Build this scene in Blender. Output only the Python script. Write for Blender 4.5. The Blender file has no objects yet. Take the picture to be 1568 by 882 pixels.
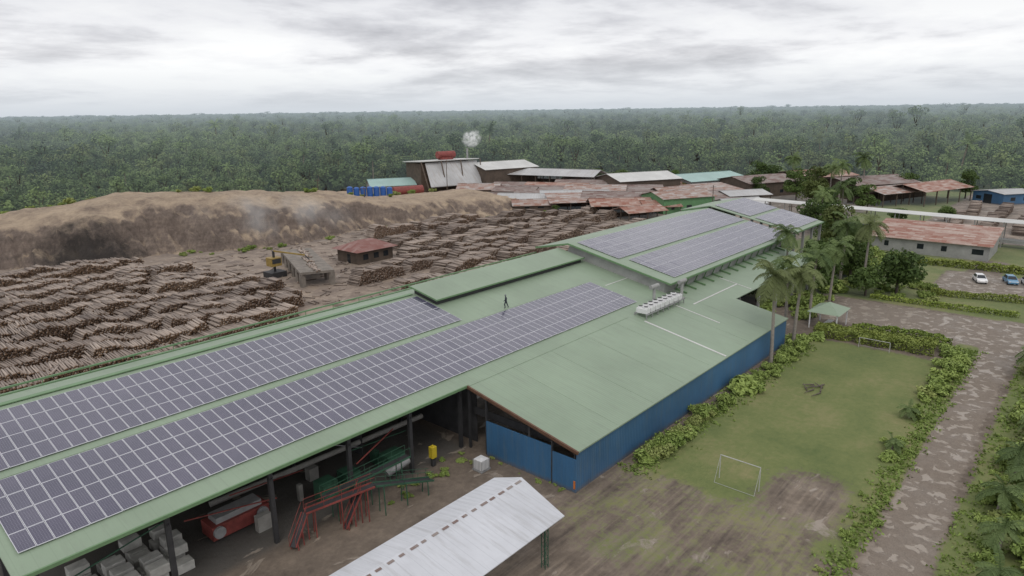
import bpy, math, numpy as np
from mathutils import Vector, Matrix
rng=np.random.default_rng(7)
scene=bpy.context.scene
COL=bpy.context.collection
# ------------------------------------------------------------------ materials
def newmat(name):
    m=bpy.data.materials.new(name);m.use_nodes=True
    nt=m.node_tree;b=nt.nodes['Principled BSDF'];o=nt.nodes['Material Output']
    return m,nt,b,o
def nd(nt,t,**k):
    n=nt.nodes.new(t)
    for a,v in k.items(): setattr(n,a,v)
    return n
def ramp(nt,fac,stops):
    n=nd(nt,'ShaderNodeValToRGB');e=n.color_ramp.elements
    while len(e)<len(stops): e.new(0.5)
    for i,(p,c) in enumerate(stops):
        e[i].position=p;e[i].color=(*c,1) if len(c)==3 else c
    nt.links.new(fac,n.inputs[0]);return n.outputs[0]
def noise(nt,vec,scale,detail=4,rough=.55,dist=0):
    n=nd(nt,'ShaderNodeTexNoise');n.inputs['Scale'].default_value=scale;n.inputs['Detail'].default_value=detail
    n.inputs['Roughness'].default_value=rough;n.inputs['Distortion'].default_value=dist
    if vec is not None: nt.links.new(vec,n.inputs['Vector'])
    return n.outputs['Fac']
def math_(nt,op,a,b=None,c=None,clamp=False):
    n=nd(nt,'ShaderNodeMath',operation=op,use_clamp=clamp)
    for i,x in enumerate((a,b,c)):
        if x is None: continue
        if isinstance(x,(int,float)): n.inputs[i].default_value=x
        else: nt.links.new(x,n.inputs[i])
    return n.outputs[0]
def mixc(nt,fac,a,b,mode='MIX'):
    n=nd(nt,'ShaderNodeMix',data_type='RGBA',blend_type=mode)
    for i,x in ((0,fac),(6,a),(7,b)):
        if isinstance(x,(int,float)): n.inputs[i].default_value=x
        elif isinstance(x,tuple): n.inputs[i].default_value=(*x,1)
        else: nt.links.new(x,n.inputs[i])
    return n.outputs[2]
def objco(nt,scale=None,rot=0):
    t=nd(nt,'ShaderNodeTexCoord')
    if scale is None: return t.outputs['Object']
    mp=nd(nt,'ShaderNodeMapping');mp.inputs['Scale'].default_value=scale;mp.inputs['Rotation'].default_value=(0,0,rot)
    nt.links.new(t.outputs['Object'],mp.inputs[0]);return mp.outputs[0]
def bump(nt,b,h,strength=.3,dist=.05):
    n=nd(nt,'ShaderNodeBump');n.inputs['Strength'].default_value=strength;n.inputs['Distance'].default_value=dist
    nt.links.new(h,n.inputs['Height']);nt.links.new(n.outputs[0],b.inputs['Normal'])
def painted_haze(nt,shader,out,k=1700.,mx=.82):  # paints aerial haze: flat pale emission mixed in by distance from the origin
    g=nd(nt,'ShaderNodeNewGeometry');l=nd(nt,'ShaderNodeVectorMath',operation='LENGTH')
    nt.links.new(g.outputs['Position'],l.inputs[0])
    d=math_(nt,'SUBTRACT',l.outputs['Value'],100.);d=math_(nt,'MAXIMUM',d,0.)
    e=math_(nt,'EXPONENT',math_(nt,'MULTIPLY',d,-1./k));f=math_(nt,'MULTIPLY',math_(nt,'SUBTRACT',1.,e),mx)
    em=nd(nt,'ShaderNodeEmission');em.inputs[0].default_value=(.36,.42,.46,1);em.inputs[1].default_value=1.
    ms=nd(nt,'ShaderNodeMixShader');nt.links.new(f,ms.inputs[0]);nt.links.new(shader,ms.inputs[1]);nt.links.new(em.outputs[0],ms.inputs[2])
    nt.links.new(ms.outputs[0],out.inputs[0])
def simple(name,c,rough=.7,var=.25,scale=1.5,metal=0,stretch=None,bumps=0):
    m,nt,b,o=newmat(name);co=objco(nt,stretch)
    n=noise(nt,co,scale,6,.65)
    lo=tuple(x*(1-var) for x in c);hi=tuple(min(1,x*(1+var)) for x in c)
    nt.links.new(ramp(nt,n,[(.25,lo),(.75,hi)]),b.inputs['Base Color'])
    b.inputs['Roughness'].default_value=rough;b.inputs['Metallic'].default_value=metal
    if bumps: bump(nt,b,n,bumps)
    return m
def ribbed(name,c,axis=0,pitch=.35,rough=.5,var=.12,stain=(.2,.2,.15),stainamt=.35,strength=.35,low=0,seam=.22):
    m,nt,b,o=newmat(name);t=nd(nt,'ShaderNodeTexCoord');s=nd(nt,'ShaderNodeSeparateXYZ');nt.links.new(t.outputs['Object'],s.inputs[0])
    x=s.outputs[axis]
    w=math_(nt,'SINE',math_(nt,'MULTIPLY',x,2*math.pi/pitch))
    mp=nd(nt,'ShaderNodeMapping');sc=[.12,.12,.12];sc[axis]=1.3;mp.inputs['Scale'].default_value=sc
    nt.links.new(t.outputs['Object'],mp.inputs[0])
    st=noise(nt,mp.outputs[0],1.6,6,.7);big=noise(nt,t.outputs['Object'],.11,5,.6)
    lo=tuple(v*(1-var) for v in c);hi=tuple(min(1,v*(1+var)) for v in c)
    c1=ramp(nt,big,[(.3,lo),(.7,hi)])
    f=math_(nt,'MULTIPLY',ramp(nt,st,[(.5,(0,0,0)),(.8,(1,1,1))]),stainamt)
    c2=mixc(nt,f,c1,stain)
    fr=math_(nt,'FRACT',math_(nt,'DIVIDE',x,1.02));sm=math_(nt,'LESS_THAN',fr,.06)
    c3=mixc(nt,math_(nt,'MULTIPLY',sm,seam),c2,(c[0]*.5,c[1]*.5,c[2]*.5))
    if low:
        zz=math_(nt,'ADD',s.outputs[2],math_(nt,'MULTIPLY',st,.9))
        c3=mixc(nt,ramp(nt,zz,[(.35,(.75,.75,.75)),(1.,(0,0,0))]),c3,(.13,.10,.075))
    nt.links.new(c3,b.inputs['Base Color']);b.inputs['Roughness'].default_value=rough
    bump(nt,b,w,strength,.02);return m
def rusty(name,a=(.42,.40,.38),r=(.24,.11,.07),bias=.5):
    m,nt,b,o=newmat(name);t=nd(nt,'ShaderNodeTexCoord')
    br=nd(nt,'ShaderNodeTexBrick');br.inputs['Scale'].default_value=1.;br.inputs['Brick Width'].default_value=2.4;br.inputs['Row Height'].default_value=.9
    br.inputs['Color1'].default_value=(0,0,0,1);br.inputs['Color2'].default_value=(1,1,1,1);br.inputs['Mortar'].default_value=(.2,.2,.2,1);br.inputs['Mortar Size'].default_value=.01
    nt.links.new(t.outputs['Object'],br.inputs[0])
    n=noise(nt,t.outputs['Object'],.25,6,.7);n2=noise(nt,t.outputs['Object'],1.8,5,.7)
    f=math_(nt,'ADD',math_(nt,'MULTIPLY',br.outputs[0],.4),math_(nt,'MULTIPLY',n,.9))
    f=math_(nt,'ADD',f,math_(nt,'MULTIPLY',n2,.25))
    f=math_(nt,'ADD',f,bias-.78)
    nt.links.new(ramp(nt,f,[(.22,a),(.48,tuple((x+y)/2 for x,y in zip(a,r))),(.75,r)]),b.inputs['Base Color']);b.inputs['Roughness'].default_value=.7
    return m
def foliage(name,dark,light,hz=False,warm=(.16,.17,.05),trans=.25):
    m,nt,b,o=newmat(name)
    at=nd(nt,'ShaderNodeAttribute',attribute_name='lv');oi=nd(nt,'ShaderNodeObjectInfo')
    g=nd(nt,'ShaderNodeNewGeometry')
    f=math_(nt,'ADD',math_(nt,'MULTIPLY',at.outputs['Fac'],.6),math_(nt,'MULTIPLY',oi.outputs['Random'],.4))
    if hz:
        f=math_(nt,'ADD',math_(nt,'MULTIPLY',at.outputs['Fac'],.3),math_(nt,'MULTIPLY',oi.outputs['Random'],.65))
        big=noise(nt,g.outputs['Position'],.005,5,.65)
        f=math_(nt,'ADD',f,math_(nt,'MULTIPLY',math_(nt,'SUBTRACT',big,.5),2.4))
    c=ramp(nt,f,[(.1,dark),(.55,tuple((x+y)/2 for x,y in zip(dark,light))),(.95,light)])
    rr=math_(nt,'FRACT',math_(nt,'MULTIPLY',oi.outputs['Random'],17.3))
    c=mixc(nt,math_(nt,'MULTIPLY',math_(nt,'GREATER_THAN',rr,.78),.4),c,warm)
    nt.links.new(c,b.inputs['Base Color']);b.inputs['Roughness'].default_value=.6
    b.inputs['Specular IOR Level'].default_value=.2
    sh=b.outputs[0]
    if trans:
        tr=nd(nt,'ShaderNodeBsdfTranslucent');nt.links.new(c,tr.inputs[0])
        ms=nd(nt,'ShaderNodeMixShader');ms.inputs[0].default_value=trans
        nt.links.new(b.outputs[0],ms.inputs[1]);nt.links.new(tr.outputs[0],ms.inputs[2]);sh=ms.outputs[0]
    if hz: painted_haze(nt,sh,o)
    else: nt.links.new(sh,o.inputs[0])
    return m
# ------------------------------------------------------------------ mesh helpers
def empty(name,loc=(0,0,0)):
    e=bpy.data.objects.new(name,None);e.location=loc;e.empty_display_size=.5;COL.objects.link(e);return e
class MB:
    def __init__(s): s.v=[];s.f=[];s.m=[]
    def face(s,pts,m=0):
        n=len(s.v);s.v+= [tuple(p) for p in pts];s.f.append(tuple(range(n,n+len(pts))));s.m.append(m)
    def hexa(s,p,m=0):
        n=len(s.v);s.v+=[tuple(q) for q in p]
        for f in ((3,2,1,0),(4,5,6,7),(0,1,5,4),(1,2,6,5),(2,3,7,6),(3,0,4,7)):
            s.f.append(tuple(n+i for i in f));s.m.append(m)
    def box(s,x0,x1,y0,y1,z0,z1,m=0):
        s.hexa([(x0,y0,z0),(x1,y0,z0),(x1,y1,z0),(x0,y1,z0),(x0,y0,z1),(x1,y0,z1),(x1,y1,z1),(x0,y1,z1)],m)
    def slab(s,a,b,c,d,t,m=0):
        lo=[(p[0],p[1],p[2]-t) for p in (a,b,c,d)];s.hexa(lo+[a,b,c,d],m)
    def beam(s,p,q,w,h=None,m=0):
        h=h or w;p=Vector(p);q=Vector(q);d=(q-p).normalized();up=Vector((0,0,1)) if abs(d.z)<.95 else Vector((1,0,0))
        r=d.cross(up).normalized()*w/2;u=r.cross(d).normalized()*h/2
        s.hexa([p-r-u,p+r-u,q+r-u,q-r-u,p-r+u,p+r+u,q+r+u,q-r+u],m)
    def tube(s,p,q,r0,r1=None,n=10,m=0,cap=True):
        r1=r0 if r1 is None else r1;p=Vector(p);q=Vector(q);d=(q-p).normalized();up=Vector((0,0,1)) if abs(d.z)<.95 else Vector((1,0,0))
        a=d.cross(up).normalized();b=a.cross(d).normalized();k=len(s.v)
        for c,r in ((p,r0),(q,r1)):
            for i in range(n):
                t=2*math.pi*i/n;s.v.append(tuple(c+(a*math.cos(t)+b*math.sin(t))*r))
        for i in range(n):
            j=(i+1)%n;s.f.append((k+i,k+j,k+n+j,k+n+i));s.m.append(m)
        if cap:
            s.f.append(tuple(range(k+n-1,k-1,-1)));s.m.append(m);s.f.append(tuple(range(k+n,k+2*n)));s.m.append(m)
    def obj(s,name,mats,parent=None,loc=None,rot=0,smooth=False,bevel=0):
        me=bpy.data.meshes.new(name);me.from_pydata(s.v,[],s.f)
        for mm in (mats if isinstance(mats,(list,tuple)) else [mats]): me.materials.append(mm)
        me.polygons.foreach_set('material_index',s.m)
        if smooth: me.polygons.foreach_set('use_smooth',[True]*len(s.f))
        me.update();o=bpy.data.objects.new(name,me);COL.objects.link(o)
        if parent: o.parent=parent
        if loc: o.location=loc
        o.rotation_euler[2]=rot
        if bevel:
            b=o.modifiers.new('b','BEVEL');b.width=bevel;b.segments=2
        return o
def fastmesh(name,V,Q,mi=None,lv=None,mats=(),link=True):
    me=bpy.data.meshes.new(name);V=np.asarray(V,np.float32);Q=np.asarray(Q,np.int32)
    me.vertices.add(len(V));me.vertices.foreach_set('co',V.ravel())
    me.loops.add(Q.size);me.loops.foreach_set('vertex_index',Q.ravel())
    me.polygons.add(len(Q));me.polygons.foreach_set('loop_start',np.arange(0,Q.size,4,dtype=np.int32))
    me.polygons.foreach_set('loop_total',np.full(len(Q),4,np.int32))
    for m in mats: me.materials.append(m)
    if mi is not None: me.polygons.foreach_set('material_index',np.asarray(mi,np.int32))
    me.update(calc_edges=True);me.validate()
    if lv is not None and len(me.polygons)==len(lv):
        a=me.attributes.new('lv','FLOAT','FACE');a.data.foreach_set('value',np.asarray(lv,np.float32))
    return me
def link(name,me,loc=(0,0,0),rot=0,sc=1,parent=None):
    o=bpy.data.objects.new(name,me);COL.objects.link(o);o.location=loc;o.rotation_euler[2]=rot
    o.scale=(sc,sc,sc) if not isinstance(sc,tuple) else sc
    if parent:o.parent=parent
    return o
def leaves(C,size,lv,R,outn=None,up=.5,aspect=1.6,rnd=.7):
    n=len(C);nr=R.normal(size=(n,3))
    if outn is not None: nr=nr*rnd+outn
    nr[:,2]+=up;nr/=np.linalg.norm(nr,axis=1)[:,None]+1e-9
    t=R.normal(size=(n,3));t-= (t*nr).sum(1)[:,None]*nr;t/=np.linalg.norm(t,axis=1)[:,None]+1e-9
    b=np.cross(nr,t);s=(size*R.uniform(.6,1.3,n))[:,None]
    V=np.stack([C-t*s*aspect/2,C+b*s*.5-t*s*.05,C+t*s*aspect/2,C-b*s*.5+t*s*.05],1).reshape(-1,3)
    Q=np.arange(4*n).reshape(n,4);return V,Q,lv
def crown(R,H,rad,nl,n,size,trunk=True,flat=.6,base=.35,rnd=.7,aspect=1.6):
    Vs=[];Qs=[];mi=[];lv=[];k=0
    def add(V,Q,m,l):
        nonlocal k
        Vs.append(V);Qs.append(np.asarray(Q)+k);mi.append(np.full(len(Q),m));lv.append(np.broadcast_to(l,(len(Q),)));k+=len(V)
    lob=[]
    for i in range(nl):
        a=R.uniform(0,6.28);d=rad*math.sqrt(R.uniform(0,1))*.72;z=H*(base+ (1-base)*R.uniform(.1,.85))
        z=min(z,H-rad*.25-(d/rad)**2*H*.18);r=rad*R.uniform(.3,.52)
        lob.append((d*math.cos(a),d*math.sin(a),z,r))
    lob.append((0,0,H-rad*.4,rad*.5))
    per=n//len(lob)
    for (x,y,z,r) in lob:
        u=R.normal(size=(per,3));u[:,2]=u[:,2]*.9+.15;u/=np.linalg.norm(u,axis=1)[:,None]
        rr=r*R.uniform(.5,1.08,per)**.5
        C=np.array([x,y,z])+u*rr[:,None]*np.array([1,1,flat])
        l=np.clip(R.uniform(.15,.85)*.6+R.uniform(0,.5,per),0,1)
        V,Q,l=leaves(C,size,l,R,outn=u*.9,rnd=rnd,aspect=aspect);add(V,Q,0,l)
    if trunk:
        def tb(p,q,r0,r1):
            m=MB();m.tube(p,q,r0,r1,6,0,False);add(np.array(m.v),np.array(m.f),1,.5)
        tb((0,0,-.3),(0,0,H*.5),rad*.06,rad*.04);
        for (x,y,z,r) in lob: tb((0,0,H*.38),(x*.9,y*.9,z),rad*.03,rad*.01)
    return np.concatenate(Vs),np.concatenate(Qs),np.concatenate(mi),np.concatenate(lv)
def palmmesh(R,H,nf=18,L=4.2,lean=.6,name='palm',mats=(),tr=.22,nl=14):
    Vs=[];Qs=[];mi=[];lv=[];k=0
    def add(V,Q,m,l):
        nonlocal k
        Vs.append(np.array(V,float));Qs.append(np.array(Q)+k);mi.append(np.full(len(Q),m));lv.append(np.full(len(Q),l));k+=len(V)
    pts=[Vector((lean*(i/6)**1.6,0,H*i/6)) for i in range(7)]
    for i in range(6):
        m=MB();m.tube(pts[i]-Vector((0,0,.02)),pts[i+1],tr*(1.25-.1*i),tr*(1.15-.1*i),8,0,False);add(m.v,m.f,1,.5)
    top=pts[-1]
    for i in range(nf):
        a=i*2.4+R.uniform(-.2,.2);el=math.radians(R.uniform(-25,75));l=L*R.uniform(.8,1.1)
        p=top.copy();d=Vector((math.cos(a)*math.cos(el),math.sin(a)*math.cos(el),math.sin(el)));side=Vector((-math.sin(a),math.cos(a),0))
        c=R.uniform(.2,.9)
        for j in range(nl):
            q=p+d*(l/nl);d.z-=.13+.03*j/nl*5*R.uniform(.6,1.2)*.5;d.normalize()
            m=MB();m.beam(p,q,.07,.05);add(m.v,m.f,0,c)
            w=l*.20*(math.sin(math.pi*min(1,(j+1.2)/(nl+1)))**.6)
            for s in (-1,1):
                for h in (0,.5):
                    tip=side*s*w+d*w*.45+Vector((0,0,-w*R.uniform(.2,.8)))
                    b0=p+(q-p)*h;b1=p+(q-p)*(h+.3)
                    add([b0,b1,b1+tip*.9+d*.03,b0+tip],[(0,1,2,3)],0,min(1,c+R.uniform(-.15,.15)))
            p=q
    return fastmesh(name,np.concatenate(Vs),np.concatenate(Qs),np.concatenate(mi),np.concatenate(lv),mats)
# ------------------------------------------------------------------ palette
M_green=ribbed('green_roof_sheet',(.245,.315,.225),0,.35,.5,.10,(.19,.215,.17),.5,.12,seam=.12)
M_greentrim=simple('green_trim',(.14,.24,.12),.5,.15)
M_blue=ribbed('blue_wall_sheet',(.05,.135,.255),0,.3,.5,.25,(.11,.15,.17),.65,.35,1)
M_blueY=ribbed('blue_wall_sheet_gable',(.045,.145,.285),1,.3,.5,.25,(.11,.15,.17),.65,.35,1)
M_dark=simple('dark_steel',(.035,.035,.037),.6,.3)
M_grey=simple('grey_steel',(.27,.27,.27),.5,.3)
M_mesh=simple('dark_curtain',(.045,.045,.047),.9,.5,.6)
M_brown=simple('brown_fascia',(.12,.06,.035),.7,.3)
M_white=simple('white_paint',(.7,.7,.7),.45,.08)
M_goal=simple('weathered_white_paint',(.42,.42,.4),.6,.2)
M_conc=simple('concrete',(.26,.25,.23),.8,.3,.8)
M_block=simple('concrete_block',(.42,.41,.38),.8,.35,1.2)
M_red=simple('red_painted_steel',(.22,.05,.042),.6,.45)
M_mgreen=simple('machine_green',(.035,.10,.06),.6,.35)
M_yellow=simple('yellow_plastic',(.55,.42,.03),.5,.15)
M_zinc=ribbed('white_zinc_sheet',(.54,.55,.58),0,.5,.45,.14,(.3,.29,.28),.7)
M_zincl=ribbed('zinc_sheet',(.43,.43,.43),0,.5,.5,.2,(.25,.18,.12),.7)
M_white_roof=ribbed('pale_sheet',(.56,.56,.54),0,.6,.5,.15,(.33,.3,.28),.6)
M_teal=ribbed('teal_sheet',(.30,.44,.41),0,.6,.5,.15,(.3,.32,.3),.5)
M_rust1=rusty('rusty_sheet',bias=.5)
M_rust2=rusty('rusty_sheet_brown',(.30,.27,.25),(.15,.085,.07),.52)
M_rust3=rusty('rusty_sheet_orange',(.46,.38,.33),(.25,.10,.065),.55)
M_wallg=simple('grey_wall',(.32,.32,.31),.8,.25,.6)
M_wallw=simple('timber_wall',(.10,.075,.058),.85,.4,.6)
M_wgreen=simple('green_wall',(.12,.26,.12),.7,.2)
M_glass=simple('window_dark',(.02,.025,.03),.15,.2)
M_bark=simple('bark',(.11,.09,.075),.9,.35,2)
M_palmbark=simple('palm_bark',(.27,.24,.21),.9,.25,3)
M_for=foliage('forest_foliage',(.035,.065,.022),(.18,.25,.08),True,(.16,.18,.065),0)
M_tree=foliage('tree_foliage',(.04,.07,.022),(.15,.22,.06))
M_shr=foliage('shrub_foliage',(.12,.18,.04),(.34,.42,.12),False,(.30,.29,.12),0)
M_hedge=foliage('hedge_foliage',(.14,.20,.04),(.36,.43,.10),False,trans=0)
M_palm=foliage('palm_fronds',(.06,.10,.035),(.22,.29,.11),False,(.22,.22,.10))
M_pv,nt,b,o=newmat('solar_cells')
uv=nd(nt,'ShaderNodeUVMap');s=nd(nt,'ShaderNodeSeparateXYZ');nt.links.new(uv.outputs[0],s.inputs[0])
fx=math_(nt,'FRACT',math_(nt,'MULTIPLY',s.outputs[0],6));fy=math_(nt,'FRACT',math_(nt,'MULTIPLY',s.outputs[1],12))
ln=math_(nt,'MAXIMUM',math_(nt,'LESS_THAN',fx,.05),math_(nt,'LESS_THAN',fy,.05))
oc=objco(nt);nn=noise(nt,oc,.25,3)
base=ramp(nt,nn,[(.3,(.045,.042,.078)),(.7,(.07,.062,.105))])
nt.links.new(mixc(nt,ln,base,(.26,.26,.32)),b.inputs['Base Color'])
b.inputs['Roughness'].default_value=.25;b.inputs['Coat Weight'].default_value=.75;b.inputs['Coat Roughness'].default_value=.06
M_frame=simple('aluminium_frame',(.6,.6,.64),.4,.05)
# ------------------------------------------------------------------ ground sheet
def sstep(x,a,b):
    t=np.clip((x-a)/(b-a),0,1);return t*t*(3-2*t)
def rect(X,Y,x0,x1,y0,y1,s=1.2):
    return sstep(X,x0-s,x0+s)*(1-sstep(X,x1-s,x1+s))*sstep(Y,y0-s,y0+s)*(1-sstep(Y,y1-s,y1+s))
def grow(n,far): return far*(np.linspace(0,1,n+1)[1:]**3.2)
xs=np.concatenate([-grow(14,9000)[::-1]-20,np.arange(-20,330,1.),330+grow(26,16000)])
ys=np.concatenate([-grow(14,9000)[::-1]-50,np.arange(-50,290,1.),290+grow(26,16000)])
GX,GY=np.meshgrid(xs,ys,indexing='ij')
nx,ny=GX.shape
def pnoise(X,Y,s,seed):
    R=np.random.default_rng(seed);v=0;
    for i in range(7):
        a=R.uniform(0,6.28);f=s*R.uniform(.6,1.8);v=v+np.sin((X*math.cos(a)+Y*math.sin(a))*f+R.uniform(0,6.28)+1.3*np.sin((X*math.sin(a)-Y*math.cos(a))*f*.7))
    return v/7
def roadcen(X): return 8.0+.5*np.sin((X-60)/22.)
site=rect(GX,GY,-60,325,-8,262,3)
grass=1-site
grass=np.maximum(grass,rect(GX,GY,53.5,104,11.5,31,1.5))
grass=np.maximum(grass,rect(GX,GY,-10,118,-30,5.6,.8))
grass=np.maximum(grass,rect(GX,GY,50,116,10.2,13.5,.8))
grass=np.maximum(grass,rect(GX,GY,131,206,-30,42,2.))
grass=np.maximum(grass,rect(GX,GY,120,330,40,60,2.)*.8)
grass*=1-rect(GX,GY,148,166,-40,23,1.5)
grass*=1-rect(GX,GY,166,182,14,20,1.5)
bare=rect(GX,GY,52,63,12.5,20,3);grass*=1-.8*bare
grass=np.maximum(grass,.42*rect(GX,GY,38,56,10,33,3))
road=(1-sstep(np.abs(GY-roadcen(GX)),1.6,2.6))*(GX<132)*(GX>-30)
road=np.maximum(road,rect(GX,GY,114,130,-40,33,1.5));road=np.maximum(road,rect(GX,GY,148,166,-40,23,1.5))
grass*=1-road
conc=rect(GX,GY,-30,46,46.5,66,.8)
logy=np.maximum(rect(GX,GY,-60,215,71,200,3),.8*rect(GX,GY,206,320,-30,40,3))
fmud=rect(GX,GY,25,66,9,34,3)
z=.06*pnoise(GX,GY,.25,3)*site*(1-conc)*(1-road)
V=np.stack([GX,GY,z],-1).reshape(-1,3)
idx=np.arange(nx*ny).reshape(nx,ny)
Q=np.stack([idx[:-1,:-1],idx[1:,:-1],idx[1:,1:],idx[:-1,1:]],-1).reshape(-1,4)
M_gr,nt,b,o=newmat('ground_earth_and_grass')
at=nd(nt,'ShaderNodeAttribute',attribute_name='gm');sp=nd(nt,'ShaderNodeSeparateColor');nt.links.new(at.outputs['Color'],sp.inputs[0])
at2=nd(nt,'ShaderNodeAttribute',attribute_name='ly');at3=nd(nt,'ShaderNodeAttribute',attribute_name='fm')
P=objco(nt);n1=noise(nt,P,.22,8,.65);n2=noise(nt,P,1.6,6,.7);n4=noise(nt,P,8,3,.6);n5=noise(nt,P,.07,5,.6)
# smeared wheel marks: strongly stretched noise in two driving directions
s1=noise(nt,objco(nt,(.10,1.5,1),math.radians(-12)),.9,4,.6,.5);s2=noise(nt,objco(nt,(.10,1.4,1),math.radians(-58)),.9,4,.6,.6)
smf=math_(nt,'MULTIPLY',math_(nt,'SUBTRACT',math_(nt,'MAXIMUM',s1,s2),.5),at3.outputs['Fac'])
mf=math_(nt,'ADD',math_(nt,'ADD',math_(nt,'MULTIPLY',n1,.65),math_(nt,'MULTIPLY',n2,.35)),math_(nt,'MULTIPLY',smf,.7))
mudc=ramp(nt,mf,[(.34,(.085,.066,.052)),(.52,(.165,.13,.10)),(.70,(.27,.215,.165))])
logc=ramp(nt,math_(nt,'ADD',math_(nt,'MULTIPLY',n1,.7),math_(nt,'MULTIPLY',n2,.3)),[(.34,(.12,.09,.075)),(.5,(.24,.185,.145)),(.66,(.37,.285,.21))])
earth=mixc(nt,at2.outputs['Fac'],mudc,logc)
roadc=ramp(nt,math_(nt,'ADD',math_(nt,'MULTIPLY',n2,.5),math_(nt,'MULTIPLY',n4,.5)),[(.3,(.135,.108,.085)),(.7,(.25,.205,.165))])
grc=ramp(nt,math_(nt,'ADD',math_(nt,'MULTIPLY',n5,.5),math_(nt,'ADD',math_(nt,'MULTIPLY',n1,.25),math_(nt,'MULTIPLY',n2,.25))),[(.36,(.085,.12,.034)),(.5,(.145,.17,.055)),(.64,(.24,.215,.10))])
def thr(mask,w=.18,amp=1.6):
    v=math_(nt,'ADD',mask,math_(nt,'MULTIPLY',math_(nt,'SUBTRACT',math_(nt,'ADD',math_(nt,'MULTIPLY',n1,.5),math_(nt,'MULTIPLY',n2,.5)),.5),amp))
    return ramp(nt,v,[(.5-w/2,(0,0,0)),(.5+w/2,(1,1,1))])
c=mixc(nt,thr(sp.outputs[1],.3,1.4),earth,roadc)
gm=thr(sp.outputs[0],.3,2.2);c=mixc(nt,gm,c,grc)
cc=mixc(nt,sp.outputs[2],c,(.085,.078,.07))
ngm=math_(nt,'SUBTRACT',1.,gm)
pn=noise(nt,P,.75,3,.55,.5);pn2=noise(nt,objco(nt,(.7,1.4,1),math.radians(-20)),.3,5,.55,.8)
pr=math_(nt,'MULTIPLY',ramp(nt,pn,[(.54,(0,0,0)),(.58,(1,1,1))]),sp.outputs[1])
pm_=math_(nt,'MULTIPLY',ramp(nt,pn2,[(.62,(0,0,0)),(.66,(1,1,1))]),math_(nt,'SUBTRACT',1.,sp.outputs[1]))
pud=math_(nt,'MULTIPLY',math_(nt,'MAXIMUM',pr,pm_),ngm)
cc=mixc(nt,math_(nt,'MULTIPLY',pud,.62),cc,(.36,.305,.25))
nt.links.new(cc,b.inputs['Base Color'])
wet=math_(nt,'MULTIPLY',ramp(nt,n1,[(.45,(0,0,0)),(.6,(1,1,1))]),ngm)
rg=math_(nt,'SUBTRACT',math_(nt,'SUBTRACT',.92,math_(nt,'MULTIPLY',wet,.32)),math_(nt,'MULTIPLY',pud,.4));nt.links.new(rg,b.inputs['Roughness'])
bump(nt,b,math_(nt,'MULTIPLY',math_(nt,'ADD',n2,math_(nt,'MULTIPLY',smf,1.5)),math_(nt,'SUBTRACT',1.,pud)),.6,.15)
painted_haze(nt,b.outputs[0],o)
me=fastmesh('ground',V,Q,None,None,[M_gr])
a=me.attributes.new('gm','FLOAT_COLOR','POINT');a.data.foreach_set('color',np.stack([grass,road,conc,np.ones_like(road)],-1).astype(np.float32).ravel())
a=me.attributes.new('ly','FLOAT','POINT');a.data.foreach_set('value',logy.astype(np.float32).ravel())
a=me.attributes.new('fm','FLOAT','POINT');a.data.foreach_set('value',fmud.astype(np.float32).ravel())
link('ground',me)
# ------------------------------------------------------------------ sawdust mound
bx=np.array([-60,20,40,57,69,84,95,124,134,160,180,200,230]);by=np.array([190,188,185,174,174,164,161,164,154,150,146,152,170])
hxp=np.array([-60,36,46,60,70,78,86,100,120,140,150,161,176,183,200,215]);hh=np.array([9,9.3,9.6,11.4,12.6,13.2,12.2,10.6,9.4,7,6.2,5.8,5.6,4,2,0])
def moundz(MX,MY):
    base=np.interp(MX,bx,by)+3*pnoise(MX,MY,.12,5)+1.6*pnoise(MX,MY,.4,6);Hh=np.interp(MX,hxp,hh)
    d=MY-base
    cliff=sstep(d,0,3.2)*.34+sstep(d,2.6,5.5)*.14+sstep(d,5.5,8.2)*.36+sstep(d,8,20)*.16
    back=1-.92*sstep(d,26,84)
    mz=Hh*cliff*back*(1+.09*pnoise(MX,MY,.08,9)+.05*pnoise(MX,MY,.3,10))+ .4*pnoise(MX,MY,1.1,11)*sstep(d,0,4)*back
    for (x,y,r,h) in [(66,200,9,1.3),(90,186,10,1.0),(149,215,10,3.4),(128,192,9,1.2),(104,190,9,1.2),(172,172,9,1.2),(50,204,7,1.0)]:
        mz=mz+h*np.exp(-((MX-x)**2+(MY-y)**2)/r**2)
    q=MX*.7+3*pnoise(MX,MY,.12,22)
    gul=(np.abs(np.sin(q))**1.5+.6*np.abs(np.sin(q*2.7+1))+.3*np.abs(np.sin(q*6.1)))*sstep(d,0,2)*(1-sstep(d,7.5,12));mz=mz-gul*1.5
    crest=(pnoise(MX,MY*.3,.5,23))*sstep(d,7,10)*(1-sstep(d,12,22));mz=mz+crest*.8
    return np.maximum(mz,-.25)-.15
mx=np.arange(-60,225,.7);my=np.arange(140,275,.7);MX,MY=np.meshgrid(mx,my,indexing='ij')
mz=moundz(MX,MY);mz=np.where(MY>262,-.5,mz)
mi_=np.arange(MX.size).reshape(MX.shape)
Q=np.stack([mi_[:-1,:-1],mi_[1:,:-1],mi_[1:,1:],mi_[:-1,1:]],-1).reshape(-1,4)
M_md,nt,b,o=newmat('sawdust');P=objco(nt)
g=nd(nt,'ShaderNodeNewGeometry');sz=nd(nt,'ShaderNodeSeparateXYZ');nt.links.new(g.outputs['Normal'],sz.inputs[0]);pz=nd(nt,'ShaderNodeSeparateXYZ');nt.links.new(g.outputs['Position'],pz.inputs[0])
n1=noise(nt,P,.16,8,.68);n2=noise(nt,objco(nt,(1,1,.3)),1.1,7,.75);n3=noise(nt,objco(nt,(.3,.3,1.6)),.7,6,.7)
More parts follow.
